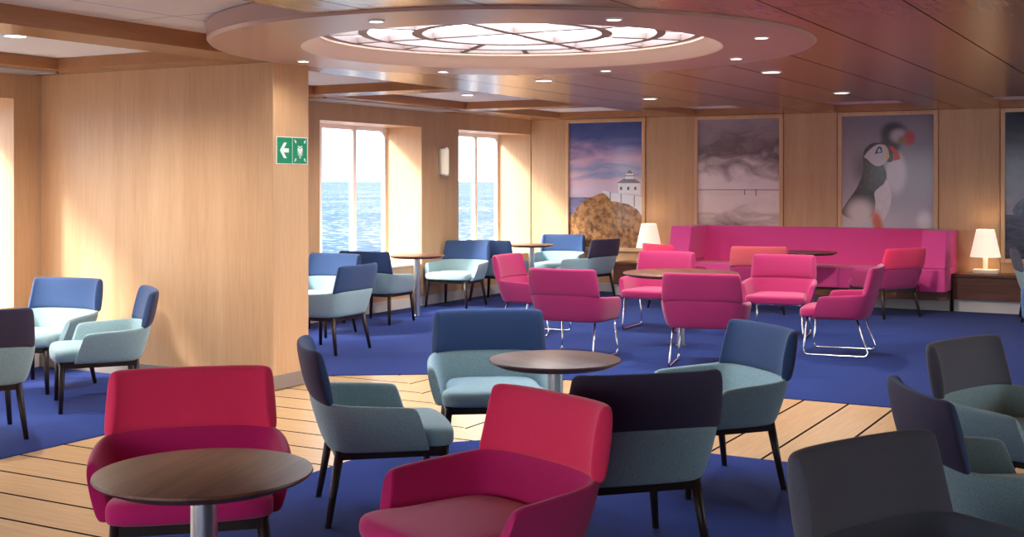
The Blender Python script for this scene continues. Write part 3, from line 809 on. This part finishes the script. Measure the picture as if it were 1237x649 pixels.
sc = empty('wall_lamp', (XL, 13.86, 1.86))
m = MB(); m.box(0, .015, -.06, .06, -.19, .19); m.build('back_plate', M['steel'], sc, bevel=.004)
m = MB(); m.lathe([(.048, -.165), (.052, -.15), (.052, .15), (.048, .165)], 28, .06, 0); smooth_by_angle(m.build('glass_tube', M['sconce'], sc), 50)
for z in (-.185, .165):
    m = MB(); m.lathe([(.058, z), (.058, z+.02)], 28, .06, 0); m.box(.01, .06, -.03, .03, z, z+.02); smooth_by_angle(m.build('cap', M['steel'], sc), 50)
tag(sc, 'upright tubular wall lamp between the two far windows', 'wall lamp')

# assembly-point sign on the fin wall end
sg = empty('assembly_sign', (PX, 7.615, 1.84))
SW, SH = .375, .212
m = MB(); m.box(.0005, .006, -SW/2, SW/2, -SH/2, SH/2); m.build('border_plate', M['signwhite'], sg)
m = MB()
m.box(.0061, .0072, -SW/2+.006, -.003, -SH/2+.006, SH/2-.006); m.box(.0061, .0072, .003, SW/2-.006, -SH/2+.006, SH/2-.006); m.build('panel', M['green'], sg)
xs = .0078
def flat(m, pts): m.poly([(xs, a, b) for a, b in pts])
m = MB()
cx = -.094
flat(m, [(cx-.058, 0), (cx-.012, .058), (cx+.022, .058), (cx-.016, .012), (cx-.016, -.012), (cx-.058, 0)][:0] or [(cx-.058, 0), (cx-.010, .060), (cx+.026, .060), (cx-.008, .016), (cx+.050, .016), (cx+.050, -.016), (cx-.008, -.016), (cx+.026, -.060), (cx-.010, -.060)])
m.build('arrow', M['signwhite'], sg)
m = MB(); cx = .094
def disc2(m, cy, cz, r, n=14): flat(m, [(cy+r*math.cos(2*PI*i/n), cz+r*math.sin(2*PI*i/n)) for i in range(n)])
for dx, dz, s in ((-.020, .006, .82), (.020, .006, .82), (0, -.006, 1)):
    disc2(m, cx+dx, .034*s+dz, .0088*s)
    for q in (-1, 1):
        flat(m, [(cx+dx, .022*s+dz), (cx+dx+q*.0125*s, .020*s+dz), (cx+dx+q*.0135*s, -.014*s+dz), (cx+dx+q*.0095*s, -.014*s+dz), (cx+dx+q*.0085*s, -.054*s+dz), (cx+dx+q*.0022, -.054*s+dz), (cx+dx+q*.0018, -.014*s+dz), (cx+dx, -.012*s+dz)])
    xs += .0002
for sx_, sz_ in ((-1, 1), (1, 1), (-1, -1), (1, -1)):
    ax, az = cx+sx_*.046, sz_*.058                   # arrow tip points at the people
    flat(m, [(ax, az), (ax+sx_*.004, az+sz_*.024), (ax+sx_*.010, az+sz_*.0175), (ax+sx_*.022, az+sz_*.031), (ax+sx_*.028, az+sz_*.025), (ax+sx_*.0155, az+sz_*.012), (ax+sx_*.022, az+sz_*.005)])
m.build('pictogram', M['signwhite'], sg)
tag(sg, 'green assembly point sign with a left arrow on the fin wall end', 'sign')

# ------------------------------------------------------------------ light
w = bpy.data.worlds.new('sky'); S.world = w; w.use_nodes = True
t = w.node_tree; t.nodes.clear()
out = t.nodes.new('ShaderNodeOutputWorld'); bg = t.nodes.new('ShaderNodeBackground'); tc = t.nodes.new('ShaderNodeTexCoord'); sp = t.nodes.new('ShaderNodeSeparateXYZ'); rp = t.nodes.new('ShaderNodeValToRGB')
t.links.new(tc.outputs['Generated'], sp.inputs[0]); t.links.new(sp.outputs[2], rp.inputs[0]); t.links.new(rp.outputs[0], bg.inputs[0]); t.links.new(bg.outputs[0], out.inputs[0])
r = rp.color_ramp; r.elements[0].position = 0; r.elements[0].color = (.20, .21, .22, 1); r.elements[1].position = .75; r.elements[1].color = (.95, 1, 1.08, 1)
e = r.elements.new(.15); e.color = (.28, .29, .30, 1)
e = r.elements.new(.4); e.color = (.7, .72, .75, 1)
bg.inputs[1].default_value = 7.0
sun = bpy.data.lights.new('sun', 'SUN'); sun.energy = 4.8; sun.angle = math.radians(11); sun.color = (1, .93, .84)
so = link(bpy.data.objects.new('sun', sun)); el = math.radians(34)
so.rotation_euler = Vector((.70*math.cos(el), .714*math.cos(el), -math.sin(el))).to_track_quat('-Z', 'Y').to_euler()
def portal(name, loc, sx, sy, d):
    l = bpy.data.lights.new(name, 'AREA'); l.shape = 'RECTANGLE'; l.size = sx; l.size_y = sy; l.cycles.is_portal = True
    o = link(bpy.data.objects.new(name, l)); o.location = loc; o.rotation_euler = Vector(d).to_track_quat('-Z', 'Z').to_euler()
for a, b in WINS: portal('daylight', (XL-TH-.02, (a+b)/2, (WZ0+WZ1)/2), b-a, WZ1-WZ0, (1, 0, 0))
for a, b in RWINS: portal('daylight', (XR+.32, (a+b)/2, (RZ0+RZ1)/2), b-a, RZ1-RZ0, (-1, 0, 0))
for a, b in bands: portal('daylight', ((a+b)/2, YF-.32, (RZ0+RZ1)/2), b-a, RZ1-RZ0, (0, 1, 0))
portal('daylight', (DC.x, DC.y, 2.97), 2.7, 2.7, (0, 0, -1))

# ------------------------------------------------------------------ camera
cam = bpy.data.cameras.new('camera'); co = link(bpy.data.objects.new('camera', cam))
cam.sensor_width = 36; cam.lens = 36*1500/1237; cam.shift_y = -(324.5-219.3)/1237
co.location = (0, 0, EYE); co.rotation_euler = (PI/2, 0, YAW)
cam.clip_end = 100000
S.camera = co
S.view_settings.view_transform = 'Standard'; S.view_settings.look = 'None'; S.view_settings.gamma = 1; S.view_settings.use_curve_mapping = False
S.view_settings.exposure = 1.3
S.cycles.use_denoising = True
S.cycles.max_bounces = 10; S.cycles.diffuse_bounces = 6; S.cycles.glossy_bounces = 4; S.cycles.transparent_max_bounces = 12
S.cycles.sample_clamp_indirect = 8
S.cycles.caustics_reflective = False; S.cycles.caustics_refractive = False
